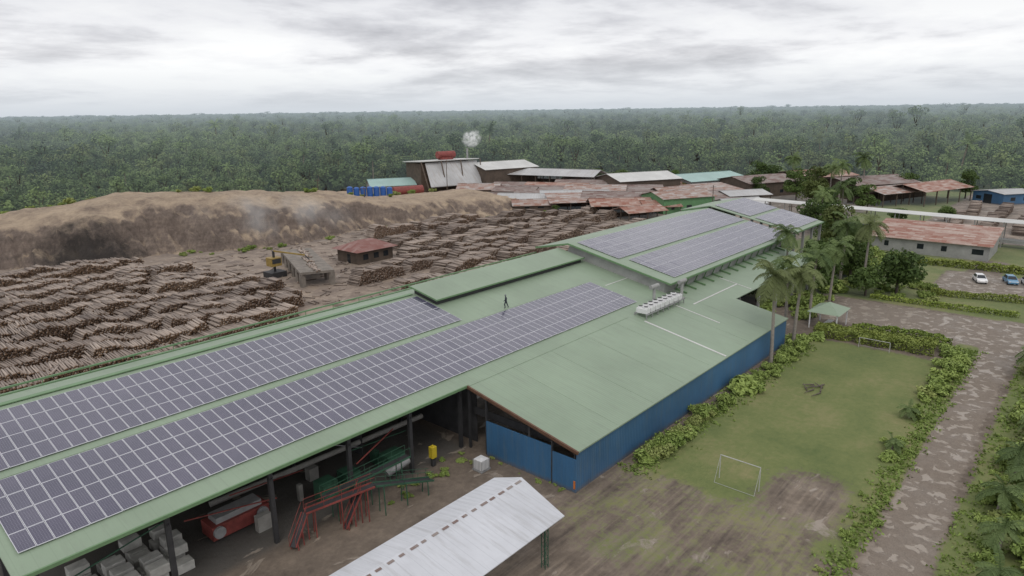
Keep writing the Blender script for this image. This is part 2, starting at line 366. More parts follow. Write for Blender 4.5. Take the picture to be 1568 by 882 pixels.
slope=ramp(nt,math_(nt,'ADD',sz.outputs[2],math_(nt,'MULTIPLY',math_(nt,'SUBTRACT',n1,.5),.6)),[(.72,(0,0,0)),(.93,(1,1,1))])
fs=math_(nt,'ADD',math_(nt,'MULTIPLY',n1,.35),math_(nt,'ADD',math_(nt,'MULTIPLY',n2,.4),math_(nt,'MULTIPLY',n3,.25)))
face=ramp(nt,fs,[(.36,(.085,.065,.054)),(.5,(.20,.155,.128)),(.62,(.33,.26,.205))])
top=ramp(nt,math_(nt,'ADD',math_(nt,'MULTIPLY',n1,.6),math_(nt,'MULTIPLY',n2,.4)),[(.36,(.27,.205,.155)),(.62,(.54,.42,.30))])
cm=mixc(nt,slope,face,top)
vd=nd(nt,'ShaderNodeVectorMath',operation='DISTANCE');nt.links.new(g.outputs['Position'],vd.inputs[0]);vd.inputs[1].default_value=(52,178,1)
bd=math_(nt,'ADD',vd.outputs['Value'],math_(nt,'MULTIPLY',noise(nt,P,.3,6,.75),24))
cm=mixc(nt,ramp(nt,math_(nt,'DIVIDE',bd,30.),[(.6,(.9,.9,.9)),(.9,(0,0,0))]),cm,(.028,.024,.022))
nt.links.new(cm,b.inputs['Base Color']);b.inputs['Roughness'].default_value=.95;bump(nt,b,n2,1.,.9)
me=fastmesh('sawdust_mound',np.stack([MX,MY,mz],-1).reshape(-1,3),Q,None,None,[M_md]);me.polygons.foreach_set('use_smooth',[True]*len(me.polygons));link('sawdust_mound',me)
def mzat(x,y): return float(moundz(np.array([[float(x)]]),np.array([[float(y)]]))[0,0])
# ------------------------------------------------------------------ logs
M_log=foliage('log_bark',(.13,.10,.085),(.47,.39,.33),False,(.33,.27,.23),0)
M_end=foliage('log_end',(.08,.047,.03),(.26,.165,.10),False,(.18,.11,.07),0)
def logs(P0,D,L,R_,name):
    n=len(P0);D=D/np.linalg.norm(D,axis=1)[:,None];up=np.array([0,0,1.]);A=np.cross(D,up);A/=np.linalg.norm(A,axis=1)[:,None]+1e-9;B=np.cross(A,D)
    K=6;an=np.arange(K)*2*math.pi/K
    ring=(A[:,None]*np.cos(an)[None,:,None]+B[:,None]*np.sin(an)[None,:,None])*R_[:,None,None]
    V=np.concatenate([P0[:,None]-D[:,None]*L[:,None,None]/2+ring,P0[:,None]+D[:,None]*L[:,None,None]/2+ring*.85],1)
    q=[[i,(i+1)%K,K+(i+1)%K,K+i] for i in range(K)]+[[0,5,4,3],[0,3,2,1],[6,7,8,9],[6,9,10,11]]
    q=np.array(q);Q=(np.arange(n)*12)[:,None,None]+q[None];mi=np.tile(np.array([0]*6+[1]*4),n)
    lv=np.repeat(rng.uniform(0,1,n),10)
    me=fastmesh(name,V.reshape(-1,3),Q.reshape(-1,4),mi,lv,[M_log,M_end]);return link(name,me)
def row(x0,x1,y,h,yslope=0,ln=2.6,ph=0,dx=0.):
    r=.16;P=[];D=[];L=[];RR=[]
    nxn=int((x1-x0)/(r*2));
    for i in range(nxn):
        x=x0+i*r*2
        e=min(x-x0,x1-x)
        hx_=h*(.82+.13*math.sin(x*.33+ph)+.08*math.sin(x*.9+ph*2))*min(1,.35+e/1.6)
        nz=max(1,int(hx_/(r*1.78)))
        for k in range(nz):
            top=k>=nz-1
            j=.025 if not top else .05
            if top and rng.uniform()<.05: j=.45
            P.append((x+(k%2)*r+rng.normal()*.03,y+yslope*(x-x0)+rng.normal()*.09+.5*math.sin(x*.13+ph),r+k*r*1.78))
            D.append((dx+rng.normal()*j,1,rng.normal()*j*.3));L.append(ln*rng.uniform(.9,1.07));RR.append(r*rng.uniform(.75,1.12))
    return P,D,L,RR
def rows(name,spec):
    P=[];D=[];L=[];RR=[]
    for s in spec:
        a=row(*s);P+=a[0];D+=a[1];L+=a[2];RR+=a[3]
    return logs(np.array(P),np.array(D),np.array(L),np.array(RR),name)
ph=0
for y in np.arange(98.8,174,4.9):
    ph+=1.3;xl=10+(y-98)*.32;xr=np.interp(y,[98,108,120,140,172],[53,68,70,68,60])-rng.uniform(0,4)
    segs=[];x=xl
    while x<xr-4:
        w=rng.uniform(14,30);x2=min(x+w,xr);segs.append((x,x2,y+rng.uniform(-.3,.3),rng.uniform(2.4,3.5),rng.uniform(-.015,.03),3.5,ph+x,rng.uniform(-.08,.08)));x=x2+rng.uniform(.3,1.)
    if segs: rows('log_stack',segs)
for y in np.arange(79,152,5.6):
    ph+=1.7;xl=np.interp(y,[79,100,112,125,150],[92,80,77,104,112])+rng.uniform(0,4);xr=np.interp(y,[79,100,130,150],[158,175,192,162])-rng.uniform(0,8)
    segs=[];x=xl
    while x<xr-4:
        w=rng.uniform(10,22);x2=min(x+w,xr)
        if rng.uniform()>.07: segs.append((x,x2,y+rng.uniform(-.6,.6),rng.uniform(2.2,3.8),rng.uniform(-.05,.06),3.5,ph+x,rng.uniform(-.2,.2)))
        x=x2+rng.uniform(.6,2.6)
    rows('log_stack',segs)
for y in (8,16,24,32): rows('log_stack',[(222,250,y,2.8,.05,3.,y,0),(254,280,y,2.6,.05,3.,y+2,0)])
n=1500;P0=np.stack([rng.uniform(20,185,n),rng.uniform(78,165,n),np.full(n,.15)],1);D=rng.normal(size=(n,3));D[:,2]*=.03
logs(P0,D,rng.uniform(1,2.8,n),rng.uniform(.08,.14,n),'loose_logs')
# ------------------------------------------------------------------ factory building
K=.197;YE=32.3;ZE=4.2
def rz(y): return ZE+K*(y-YE)
fac=empty('green_roof_factory')
X0,XM,XE,YR,YM=6.8,45.6,97.6,66.4,46.2
m=MB()
T=.14
m.slab((X0,YM,rz(YM)),(XM,YM,rz(YM)),(XM,YR,rz(YR)),(X0,YR,rz(YR)),T)
m.slab((XM,YE,ZE),(XE,YE,ZE),(XE,YR,rz(YR)),(XM,YR,rz(YR)),T)
m.slab((XE,40.3,rz(40.3)),(134,40.3,rz(40.3)),(134,YR,rz(YR)),(XE,YR,rz(YR)),T)
m.slab((X0,YR,rz(YR)),(89,YR,rz(YR)),(89,72,9.75),(X0,72,9.75),T)
m.obj('roof',M_green,fac)
m=MB();m.beam((X0,YR,rz(YR)+.06),(56,YR,rz(YR)+.06),.6,.08);m.beam((X0,72.2,9.7),(89,72.2,9.7),.35,.3)
for x in np.arange(8,88,4): m.beam((x,72.3,9.8),(x,72.3,10.3),.06)
m.beam((X0,72.3,10.35),(89,72.3,10.35),.16,.16)
m.beam((X0,YM-.05,rz(YM)-.1),(XM,YM-.05,rz(YM)-.1),.16,.26)
m.obj('gutter',M_greentrim,fac)
m=MB();f=.85
m.slab((56.3,61.9,rz(61.9)+f),(88.3,61.9,rz(61.9)+f),(88.3,YR+.6,rz(YR+.6)+f),(56.3,YR+.6,rz(YR+.6)+f),.12)
m.obj('ridge_monitor_roof',M_green,fac)
m=MB();m.box(56.6,88,62.3,62.4,rz(62.3)-.05,rz(62.3)+f-.14);m.hexa([(56.6,62.4,10),(56.7,62.4,10),(56.7,66.5,10.8),(56.6,66.5,10.8),(56.6,62.4,rz(62.4)+f-.14),(56.7,62.4,rz(62.4)+f-.14),(56.7,66.5,rz(66.5)+f-.14),(56.6,66.5,rz(66.5)+f-.14)])
m.obj('ridge_monitor_side',M_dark,fac)
m=MB();m.beam((56.2,61.85,rz(61.9)+f-.06),(88.4,61.85,rz(61.9)+f-.06),.06,.2);m.beam((56.2,61.8,rz(61.9)+f-.06),(56.2,67.1,rz(67.1)+f-.06),.08,.2);m.obj('ridge_monitor_fascia',M_greentrim,fac)
m=MB()
def strip(x0,x1,y0,y1,o_,mm): m.slab((x0,y0,rz(y0)+o_),(x1,y0,rz(y0)+o_),(x1,y1,rz(y1)+o_),(x0,y1,rz(y1)+o_),o_-.005,mm)
strip(8,81,56.45,56.65,.035,0)
strip(76.8,77.1,32.5,44,.06,1);strip(89,104,42.9,43.1,.06,1);strip(86,86.2,37.6,45,.06,1);strip(104,104.2,40.6,46,.06,1)
strip(45.75,76,45.95,46.15,.04,0);strip(83,97,54.2,54.32,.05,1)
for x in (52.4,59.2,66,72.8,84,90.5): strip(x,x+.07,32.5,46,.014,0)
m.obj('roof_strips',[M_green,M_white_roof],fac)
def rz2(y): return 8.9+.208*(y-46.6)
m=MB();XA,XB=88.5,139.5
m.slab((XA,46.6,8.9),(XB,46.6,8.9),(XB,65.2,rz2(65.2)),(XA,65.2,rz2(65.2)),.16)
m.slab((XA,65.2,rz2(65.2)),(XB,65.2,rz2(65.2)),(XB,72,11.4),(XA,72,11.4),.16)
m.slab((XB+.4,46.4,9.3),(157,46.4,9.3),(157,65.2,9.3+.208*18.8),(XB+.4,65.2,9.3+.208*18.8),.16)
m.slab((XB+.4,65.2,9.3+.208*18.8),(157,65.2,9.3+.208*18.8),(157,72,11.8),(XB+.4,72,11.8),.16)
m.obj('raised_roof',M_green,fac)
m=MB()
m.beam((XA-.05,46.5,8.82),(XB,46.5,8.82),.12,.28);m.beam((XA-.05,46.5,8.82),(XA-.05,65.2,rz2(65.2)-.08),.12,.28);m.beam((XA-.05,65.2,rz2(65.2)-.08),(XA-.05,72,11.3),.12,.28)
m.beam((XB+.4,46.3,9.2),(157,46.3,9.2),.12,.3)
m.obj('raised_roof_fascia',M_greentrim,fac)
m=MB()
m.box(XA+.6,139,47.6,47.75,rz(47.6)-.1,8.9)
m.face([(XA+.6,47.7,rz(47.7)),(XA+.6,66,rz(66)),(XA+.6,65.2,rz2(65.2)-.2),(XA+.6,47.7,rz2(47.7)-.2)])
m.obj('clerestory_wall',M_wallg,fac)
m=MB()
for x in np.arange(92,136,3.1):
    m.beam((x,47.5,rz(47)),(x,46.9,8.75),.12,.16)
    m.beam((x,47.5,rz(47)+.25),(x+.01,45.6,rz(45.6)+.16),.18,.22)
m.obj('clerestory_ribs',M_greentrim,fac)
m=MB()
for x in list(np.arange(141,157.5,5.3)):
    for y in (47,56,65): m.beam((x,y,0),(x,y,9.2+.2*(y-47)),.45)
for x in np.arange(100,135,8): m.beam((x,40.8,0),(x,40.8,rz(40.8)-.1),.35)
m.obj('end_columns',M_wallg,fac)
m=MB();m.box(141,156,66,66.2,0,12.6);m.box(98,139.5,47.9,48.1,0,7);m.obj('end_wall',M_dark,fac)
m=MB();m.box(XM+.12,XE,YE+.25,YE+.4,.0,ZE-.02);m.obj('long_blue_wall',M_blue,fac)
m=MB();m.box(XE-.1,XE+.05,YE+.42,47,0,ZE);m.face([(XE,YE+.3,ZE-.02),(XE,47.5,ZE),(XE,47.5,rz(47.5)-.16)]);m.obj('far_blue_wall',M_blueY,fac)
m=MB();m.box(XM,XM+.1,35.3,43.6,0,3.8);m.box(XM-.03,XM+.07,32.5,35.2,0,3.35);m.obj('gable_blue_wall',M_blueY,fac)
m=MB();m.box(XM-.08,XM-.035,32.55,32.75,.4,1.2);m.obj('gable_notice',simple('orange_sign',(.5,.15,.03)),fac)
m=MB();m.beam((XM,YE,ZE-.12),(XM,YM,rz(YM)-.12),.2,.3);m.obj('gable_fascia',M_brown,fac)
m=MB();m.box(XM-.06,XM+.12,35.2,35.32,0,4.4)
for y in (32.6,38,43.6,46): m.box(XM+.12,XM+.35,y,y+.25,0,rz(y)-.15)
m.box(XM+1.0,XM+1.1,32.9,46.2,3.5,4.3);m.obj('gable_frame',M_dark,fac)
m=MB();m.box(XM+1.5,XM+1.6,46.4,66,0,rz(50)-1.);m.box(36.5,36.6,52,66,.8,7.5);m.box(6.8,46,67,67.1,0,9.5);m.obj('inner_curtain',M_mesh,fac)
m=MB()
for x in (8,16,24,31.5,38.5,45.2):
    for y in (46.9,56.5,66.2): m.box(x-.17,x+.17,y-.17,y+.17,0,rz(y)-.2)
    m.beam((x,46.6,rz(46.6)-.35),(x,66.2,rz(66.2)-.35),.14,.35);m.beam((x,46.6,rz(46.6)-1.2),(x,66.2,rz(66.2)-1.2),.12,.12)
    for i in range(10):
        y=46.9+i*1.9;m.beam((x,y,rz(y)-1.2),(x,y+.95,rz(y+.95)-.4),.07);m.beam((x,y+.95,rz(y+.95)-.4),(x,y+1.9,rz(y+1.9)-1.2),.07)
for y in np.arange(47,66,1.9): m.beam((7,y,rz(y)-.22),(45,y,rz(y)-.22),.08,.14)
m.obj('columns_and_trusses',M_dark,fac)
# ------------------------------------------------------------------ solar arrays
def array(name,x0,nxp,y0,nrow,zf,k,w=1.03,l=2.06):
    fr=MB();sl=math.sqrt(1+k*k)
    for i in range(nxp):
        for j in range(nrow):
            xa=x0+i*w+.015;xb=x0+(i+1)*w-.015;ya=y0+j*l/sl+.02;yb=y0+(j+1)*l/sl-.02
            e=rng.normal(0,.008,2)
            def zz(x,y,o): return zf(y)+.16+o+(x-(xa+xb)/2)*e[0]+(y-(ya+yb)/2)*e[1]
            fr.hexa([(x,y,zz(x,y,-.04)) for x,y in ((xa,ya),(xb,ya),(xb,yb),(xa,yb))]+[(x,y,zz(x,y,0)) for x,y in ((xa,ya),(xb,ya),(xb,yb),(xa,yb))],1)
            q=.035
            fr.face([(x,y,zz(x,y,.006)) for x,y in ((xa+q,ya+q),(xb-q,ya+q),(xb-q,yb-q),(xa+q,yb-q))],0)
    for j in range(nrow):
        for o_ in (.5,1.5):
            y=y0+(j+o_/2)*l/sl;fr.beam((x0,y,zf(y)+.07),(x0+nxp*w,y,zf(y)+.07),.05,.08,1)
    ob=fr.obj(name,[M_pv,M_frame]);me=ob.data;ul=me.uv_layers.new(name='UVMap')
    u=np.zeros((len(me.loops),2),np.float32)
    for p in me.polygons:
        if p.material_index==0:
            for li,c in zip(p.loop_indices,((0,0),(1,0),(1,1),(0,1))): u[li]=c
    ul.data.foreach_set('uv',u.ravel());return ob
array('solar_panel_array',7.6,47,57.25,4,rz,K)
array('solar_panel_array',7.6,72,48.1,4,rz,K)
array('solar_panel_array',90.2,47,56.6,4,rz2,.208)
array('solar_panel_array',91.5,46,47.5,4,rz2,.208)
r3=lambda y:9.3+.208*(y-46.4)
array('solar_panel_array',141.3,15,56.6,4,r3,.208);array('solar_panel_array',141.3,15,47.5,4,r3,.208)
# ------------------------------------------------------------------ rooftop condenser bank & vents
e=empty('rooftop_condenser_bank');m=MB()
zb=rz(45)+.45
for y in (44.1,45.9): m.beam((77.5,y,zb),(88,y,zb),.14,.14)
for x in np.arange(77.6,88.2,1.5):
    m.beam((x,44.1,rz(44.1)),(x,44.1,zb+.1),.1);m.beam((x,45.9,rz(45.9)),(x,45.9,zb+.1),.1)
m.obj('stand',M_grey,e)
m=MB()
for x in np.arange(78.2,87.9,1.3):
    m.box(x-.5,x+.5,44.2,45.8,zb+.08,zb+.75);m.tube((x,44.6,zb+.752),(x,44.6,zb+.95),.4,.38,14);m.tube((x,45.4,zb+.752),(x,45.4,zb+.95),.4,.38,14)
m.obj('condenser_units',M_white,e,bevel=.04)
m=MB()
for x in np.arange(78.2,87.9,1.3):
    for y in (44.6,45.4): m.tube((x,y,zb+.953),(x,y,zb+.965),.32,.32,12)
m.obj('fan_openings',M_dark,e)
for x,y in ((83.5,46.4),(89.5,45.2)):
    m=MB();z0=rz(y);m.tube((x,y,z0),(x,y,z0+2.5),.22,.22,10);m.tube((x-1.,y,z0+2.6),(x+1.,y,z0+2.6),.3,.3,12);m.box(x-.4,x+.4,y-.4,y+.4,z0-.02,z0+.15);m.obj('roof_exhaust_vent',M_wallg)
# ------------------------------------------------------------------ white canopy
e=empty('white_canopy_shelter');m=MB()
xa,xb=12.,37.9
m.slab((xa,27.4,4.1),(xb-.9,27.4,4.1),(xb+.2,32.6,4.95),(xa,32.6,4.95),.06);m.slab((xa,32.6,4.95),(xb+.2,32.6,4.95),(xb-.7,34.8,4.5),(xa,34.8,4.5),.06)
m.obj('roof',M_zinc,e)
m=MB()
for x in np.arange(13,xb,1.0):
    w=rng.uniform(.35,.7);m.slab((x,32.2,4.915),(x+w,32.2,4.915),(x+w,32.42,4.95),(x,32.42,4.95),.012)
m.obj('ridge_patches',M_rust2,e)
m=MB()
for px in (16,26,35.6):
    for py in (28.2,34.2):
        for dx in (-.18,.18):
            for dy in (-.18,.18): m.beam((px+dx,py+dy,0),(px+dx,py+dy,4.15),.05)
        for i in range(10):
            z=.1+i*.4;s_=1 if i%2 else -1
            m.beam((px-.18*s_,py-.18,z),(px+.18*s_,py-.18,z+.4),.03);m.beam((px-.18,py+.18*s_,z),(px-.18,py-.18*s_,z+.4),.03);m.beam((px+.18,py+.18*s_,z),(px+.18,py-.18*s_,z+.4),.03)
    m.beam((px,27.6,4.02),(px,34.4,4.3),.1,.14)
m.beam((13,28.2,4.1),(36.4,28.2,4.1),.1,.12);m.beam((13,34.2,4.45),(36.4,34.2,4.45),.1,.12)
m.obj('lattice_posts',M_mgreen,e)
# ------------------------------------------------------------------ machinery in the open bay
e=empty('belt_conveyor')
m=MB()
def conv(p,q,w,mm,mb):
    p=Vector(p);q=Vector(q);d=(q-p).normalized();r=d.cross(Vector((0,0,1))).normalized()*w/2
    L=(q-p).length
    for s_ in (-1,1):
        m.beam(p+r*s_,q+r*s_,.06,.16,mm);m.beam(p+r*s_+Vector((0,0,.9)),q+r*s_+Vector((0,0,.9)),.03,.03,mm)
        for i in range(int(L/1.5)+1):
            a=p+d*min(L,i*1.5)+r*s_;m.beam(a,a+Vector((0,0,.9)),.03,.03,mm)
    m.slab(p-r*.8,q-r*.8,q+r*.8,p+r*.8,.05,mb)
    for t_ in (.12,.5,.88):
        a=p+(q-p)*t_
        for s_ in (-1,1): m.beam((a+r*s_*1.2).to_tuple()[:2]+(0,),a+r*s_,.07,.07,mm)
conv((26.0,45.6,2.4),(31.5,43.6,3.1),.8,0,2);conv((31.5,43.6,3.1),(37.5,43.0,1.2),.8,1,2);conv((28,46.0,2.6),(37.0,45.6,2.9),.8,1,2)
conv((24.2,44.8,.4),(26.,45.6,2.3),.6,0,2)
conv((28.6,44.,.2),(30.4,44.,2.9),.5,0,2)
m.obj('frame_and_belt',[M_red,M_mgreen,M_dark,M_grey],e)
e=empty('sawmill_machine');m=MB()
m.box(20.5,25.5,50.5,52.5,.3,1.5,0);m.box(21,25,50.8,52.2,1.5,2.0,1);m.tube((21,50.2,1),(21,50.45,1),.5,.5,14,1);m.tube((24.8,50.2,1),(24.8,50.45,1),.5,.5,14,1)
m.box(29.6,31.2,48.5,50,0,1.9,2);m.box(32.5,34,49,50.6,0,1.5,2);m.tube((22,54,1.6),(44,51.5,2.6),.26,.26,12,3);m.tube((36,47.6,.7),(38.4,47.2,1.3),.35,.35,12,1);m.box(37,39,48.5,50,.0,1.6,2)
for i in range(12):
    x=rng.uniform(20,43);y=rng.uniform(48.5,62);w=rng.uniform(.4,1.4);m.box(x,x+w,y,y+rng.uniform(.4,1.2),0,rng.uniform(.4,1.6),int(rng.integers(1,4)))
for i in range(12):
    x=rng.uniform(10,40);y=rng.uniform(47,62);m.beam((x,y,rng.uniform(1,4)),(x+rng.uniform(2,8),y+rng.uniform(-1,1),rng.uniform(1,5)),.08,.08,int(rng.integers(0,4)))
m.obj('housing',[M_red,M_grey,M_mgreen,M_conc],e)
m=MB()
for ix in range(4):
    for iy in range(4):
        for iz in range(int(rng.integers(1,3))):
            x=11+ix*2.0+rng.uniform(-.25,.25);y=48.6+iy*1.6+rng.uniform(-.25,.25);z=iz*.85
            m.box(x,x+1.4,y,y+1.,z+.02,z+.78);
m.obj('concrete_block_stack',M_block,bevel=.05)
m=MB()
for ix in range(3):
    for iz in range(6): m.box(14+ix*3.4,16.8+ix*3.4,60,61.2,iz*.22+.02,iz*.22+.18)
m.obj('sawn_timber_stack',simple('sawn_timber',(.42,.32,.2),.8,.3,2))
m=MB()
m.box(40.4,41.0,46.0,46.55,0.9,2.1);m.box(40.5,40.9,46.1,46.45,0,.9,1);m.tube((40.7,46.28,2.1),(40.7,46.28,2.22),.12,.1,10)
m.obj('yellow_fuel_bin',[M_yellow,M_dark],bevel=.06)
e=empty('water_tote_tank');m=MB();m.box(42.7,43.8,41.6,42.7,.15,1.15);m.tube((43.25,42.15,1.15),(43.25,42.15,1.22),.2,.2,10);m.obj('bottle',M_white,e,bevel=.08)
m=MB()
for x in np.arange(42.66,43.9,.19): m.beam((x,41.57,.1),(x,41.57,1.2),.03)
for y in np.arange(41.6,42.75,.19): m.beam((42.66,y,.1),(42.66,y,1.2),.03)
m.box(42.6,43.9,41.5,42.8,0,.13);m.obj('cage_and_pallet',M_grey,e)
# ------------------------------------------------------------------ sheds
def shed(name,cx,cy,L,W,ang,ze,zr,roof,wall,mono=False,openf=False,over=.6):
    e=empty(name,(cx,cy,0));e.rotation_euler[2]=math.radians(ang);m=MB();l=L/2+over;w=W/2+over
    if mono: m.slab((-l,-w,ze),(l,-w,ze),(l,w,zr),(-l,w,zr),.12)
    else:
        m.slab((-l,-w,ze),(l,-w,ze),(l,0,zr),(-l,0,zr),.12);m.slab((-l,0,zr),(l,0,zr),(l,w,ze),(-l,w,ze),.12)
        m.beam((-l,0,zr+.03),(l,0,zr+.03),.4,.08)
    m.obj('roof',roof,e)
    m=MB();l=L/2;w=W/2;zz=ze-.1
    if not openf:
        m.box(-l,l,-w,-w+.15,0,zz);m.box(-l,l,w-.15,w,0,zz)
        for x in (-l,l-.15): m.box(x,x+.15,-w+.15,w-.15,0,zz)
        if not mono:
            for x in (-l+.07,l-.07): m.face([(x,-w,zz),(x,w,zz),(x,0,zr-.2)])
        else:
            for x in (-l+.07,l-.07): m.face([(x,-w,zz),(x,w,zz),(x,w,zr-.2)])
            m.box(-l,l,w-.14,w-.01,zz,zr-.2)
        m.obj('walls',wall,e)
        m=MB()
        for i in range(max(1,int(L/6))):
            x=-l+3+i*6+rng.uniform(-1,1);ww=rng.uniform(.9,2.2)
            if x+2<l: m.box(x,x+ww,-w-.03,-w+.01,1.3,min(zz-.4,2.5));
        m.box(-l-.03,-l+.01,-1.6,1.6,0,min(zz-.3,3.2));m.box(-l-.03,-l+.01,2.6,min(w-.5,4.6),1.2,2.4)
        m.obj('doors_and_windows',M_glass,e)
    else:
        for x in np.linspace(-l,l,max(3,int(L/6)+1)):
            for y in (-w,0,w): m.beam((x,y,0),(x,y,ze-.05 if y else (zr-.2 if not mono else (ze+zr)/2-.1)),.25)
        m.box(-l,l,w-.1,w,0,ze*.6)
        m.obj('posts',wall,e)
    return e
shed('sawmill_shed',224,203,26,22,-16,10,12.3,M_white_roof,M_wallw)
shed('long_grey_shed',231,180,44,16,-75,7.5,9.6,M_zincl,M_wallw,openf=True)
shed('pale_roof_shed',240,143,27,20,-27,7,9.2,M_white_roof,M_wallw)
shed('teal_roof_shed',268,129,30,22,-22,5.6,7.6,M_teal,M_wallg)
shed('rusty_shed',272,107,26,20,-25,5.5,7.5,M_rust2,M_wallw)
shed('green_wall_shed',213,111,20,14,-28,5,6.8,M_rust1,M_wgreen)
shed('rusty_shed',308,97,26,22,-30,5.5,7.5,M_rust3,M_wallw)
shed('rusty_shed',290,72,30,22,-30,5.5,7.5,M_rust2,M_wallw)
shed('rusty_shed',284,50,28,16,-20,5,7,M_rust3,M_wallw,openf=True)
shed('rusty_shed',270,60,20,14,-24,4.5,6.2,M_rust1,M_wallw,openf=True)
shed('blue_office_building',296,28,14,12,-35,3.8,4.6,M_zincl,M_blue)
shed('teal_roof_shed',184,228,18,16,-30,4.5,6.8,M_teal,M_wallg)
k=0
for (x,y,L,W,a_,h) in [(209,178,20,12,-60,6),(214,163,24,13,-70,6.2),(204,160,22,12,-62,5.5),(203,147,24,13,-58,5.4),(217,147,22,14,-60,6.2),(195,140,20,12,-50,5),(207,131,24,13,-55,5.6),(197,124,20,11,-40,4.8),(222,133,20,12,-50,5.8),(190,160,18,11,-60,4.6),(233,121,20,13,-30,5.6),(247,114,18,13,-30,5.2),(226,160,20,12,-70,6.5),(190,112,14,9,-30,4),(228,105,16,11,-30,5),(240,100,16,12,-30,5),(183,150,14,8,-50,4),(236,165,20,12,-70,6.4),(200,172,16,10,-66,5.4),(252,132,18,12,-27,5.6),(216,120,14,9,-40,4.6),(222,93,14,10,-30,4.5),(196,188,16,10,-60,6),(245,152,18,10,-60,6),(188,170,14,8,-60,4.4),(204,113,12,9,-35,4.2)]:
    k+=1;shed('timber_drying_shed',x,y,L,W,a_+rng.uniform(-8,8),h-1.6+rng.uniform(-.4,.4),h,[M_rust1,M_rust2,M_rust3,M_rust2,M_zincl,M_rust1][k%6],M_wallw,mono=(k%3==0),openf=(k%2==0))
shed('rusty_roof_warehouse',188,30,24,15,270,3.4,5.6,M_rust3,M_wallg,mono=True)
e=empty('covered_conveyor_walkway');m=MB()
m.slab((196.5,-20,6.3),(199.3,-20,6.8),(208.3,82,6.8),(205.5,82,6.3),.1);m.slab((199.3,-20,6.8),(202.1,-20,6.3),(211.1,82,6.3),(208.3,82,6.8),.1);m.obj('roof',M_white_roof,e)
m=MB()
for y in np.arange(-18,82,6):
    x=196.5+(y+20)*9/102
    for dx in (.5,5.1): m.beam((x+dx,y,0),(x+dx,y,6.3),.2)
m.hexa([(198,-18,1.2),(201,-18,1.2),(209.5,80,1.2),(206.5,80,1.2),(198,-18,1.9),(201,-18,1.9),(209.5,80,1.9),(206.5,80,1.9)]);m.obj('posts_and_belt',M_wallg,e)
e=empty('chip_silo_building')
m=MB();m.slab((186,211,14.2),(213,204,14.2),(219,222,13.2),(192,229,13.2),.3);m.obj('roof',M_white_roof,e)
m=MB();m.slab((185.5,204.5,4.5),(208.5,198.5,4.5),(213,205.5,13.4),(189,211.5,13.4),.3);m.obj('inclined_face',M_zincl,e)
m=MB();m.hexa([(188,213,0),(212,206,0),(217,221,0),(193,228,0),(188,213,13),(212,206,13),(217,221,13),(193,228,13)]);
for t_ in (0,.33,.66,1): m.beam((185+23*t_,204-6*t_,0),(186+27*t_,210.5-7*t_,14),.4)
m.obj('walls',M_wallw,e)
m=MB();m.tube((200,216,15.8),(208,214,15.8),1.5,1.5,14);m.box(201,207,213.5,216.5,13.8,14.8);m.obj('red_hopper',M_red,e)
m=MB();m.tube((214,212,10),(214,212,18),.45,.4,12);m.obj('chimney_stack',M_grey)
for (x,y,h) in ((128,196,13),(133,178,11),(190,200,15),(176,60,10),(206,95,10)):
    m=MB();z0=max(0,mzat(x,y))-.3;m.tube((x,y,z0),(x,y,h),.16,.11,8);m.beam((x-.9,y+.5,h-.6),(x+.9,y-.5,h-.6),.1,.12);m.obj('utility_pole',M_wallw)
def volume(name,loc,sc,dens,ns=.25,tilt=0,off=.1,em=.0):
    bpy.ops.mesh.primitive_uv_sphere_add(segments=24,ring_count=12,location=loc);ob=bpy.context.object;ob.name=name;ob.scale=sc;ob.rotation_euler[1]=tilt;ob.rotation_euler[2]=-.8
    mm=bpy.data.materials.new(name);mm.use_nodes=True;nt=mm.node_tree;nt.nodes.clear();oo=nd(nt,'ShaderNodeOutputMaterial')
    pv=nd(nt,'ShaderNodeVolumePrincipled');pv.inputs['Color'].default_value=(.97,.97,.97,1);pv.inputs['Anisotropy'].default_value=.2
    t=nd(nt,'ShaderNodeTexCoord');l=nd(nt,'ShaderNodeVectorMath',operation='LENGTH');nt.links.new(t.outputs['Object'],l.inputs[0])
    g=nd(nt,'ShaderNodeNewGeometry');n=noise(nt,g.outputs['Position'],ns,2,.6)
    f=math_(nt,'SUBTRACT',1.0,l.outputs['Value']);f=math_(nt,'MULTIPLY',f,math_(nt,'MAXIMUM',math_(nt,'SUBTRACT',n,.5-off),0.));f=math_(nt,'MAXIMUM',f,0.)
    fd=math_(nt,'MULTIPLY',f,dens);nt.links.new(fd,pv.inputs['Density'])
    if em: nt.links.new(math_(nt,'MULTIPLY',fd,em),pv.inputs['Emission Strength'])  # painted brightness: vapour glows with its density to look whiter, no lamp inside
    nt.links.new(pv.outputs[0],oo.inputs[1]);ob.data.materials.append(mm)
volume('steam_plume',(218,213,22),(5.,3.4,4.),6.,.4,-.5,.08,.3)
volume('mound_smoke',(92,168,7),(26,8,7),.6,.09,0,.03,.2)
e=empty('blue_water_tanks');m=MB()
for i in range(7):
    x=139+i*1.95;y=194-i*1.1;z0=min(mzat(x,y)-.4,7.5);z1=mzat(x,y)+3.0;m.tube((x,y,z0),(x,y,z1),1.0,1.0,16);m.tube((x,y,z1),(x,y,z1+.35),1.0,.4,16)
m.obj('tanks',simple('blue_plastic',(.03,.11,.36),.4,.15),e)
m=MB();zt=max(mzat(160,197),mzat(171,194));m.tube((160,197,zt+1.6),(171,193.5,zt+1.6),1.7,1.7,18);m.box(162,163,195.5,197.2,zt-1,zt+.3);m.box(168,169,193.5,195.3,zt-1,zt+.3);m.obj('red_storage_tank',M_red)
e=empty('red_roof_yard_hut',(97,131,0));m=MB()
a=[(-6,-5,3),(6,-5,3),(6,5,3),(-6,5,3)];r1=(-2,0,4.9);r2=(2,0,4.9)
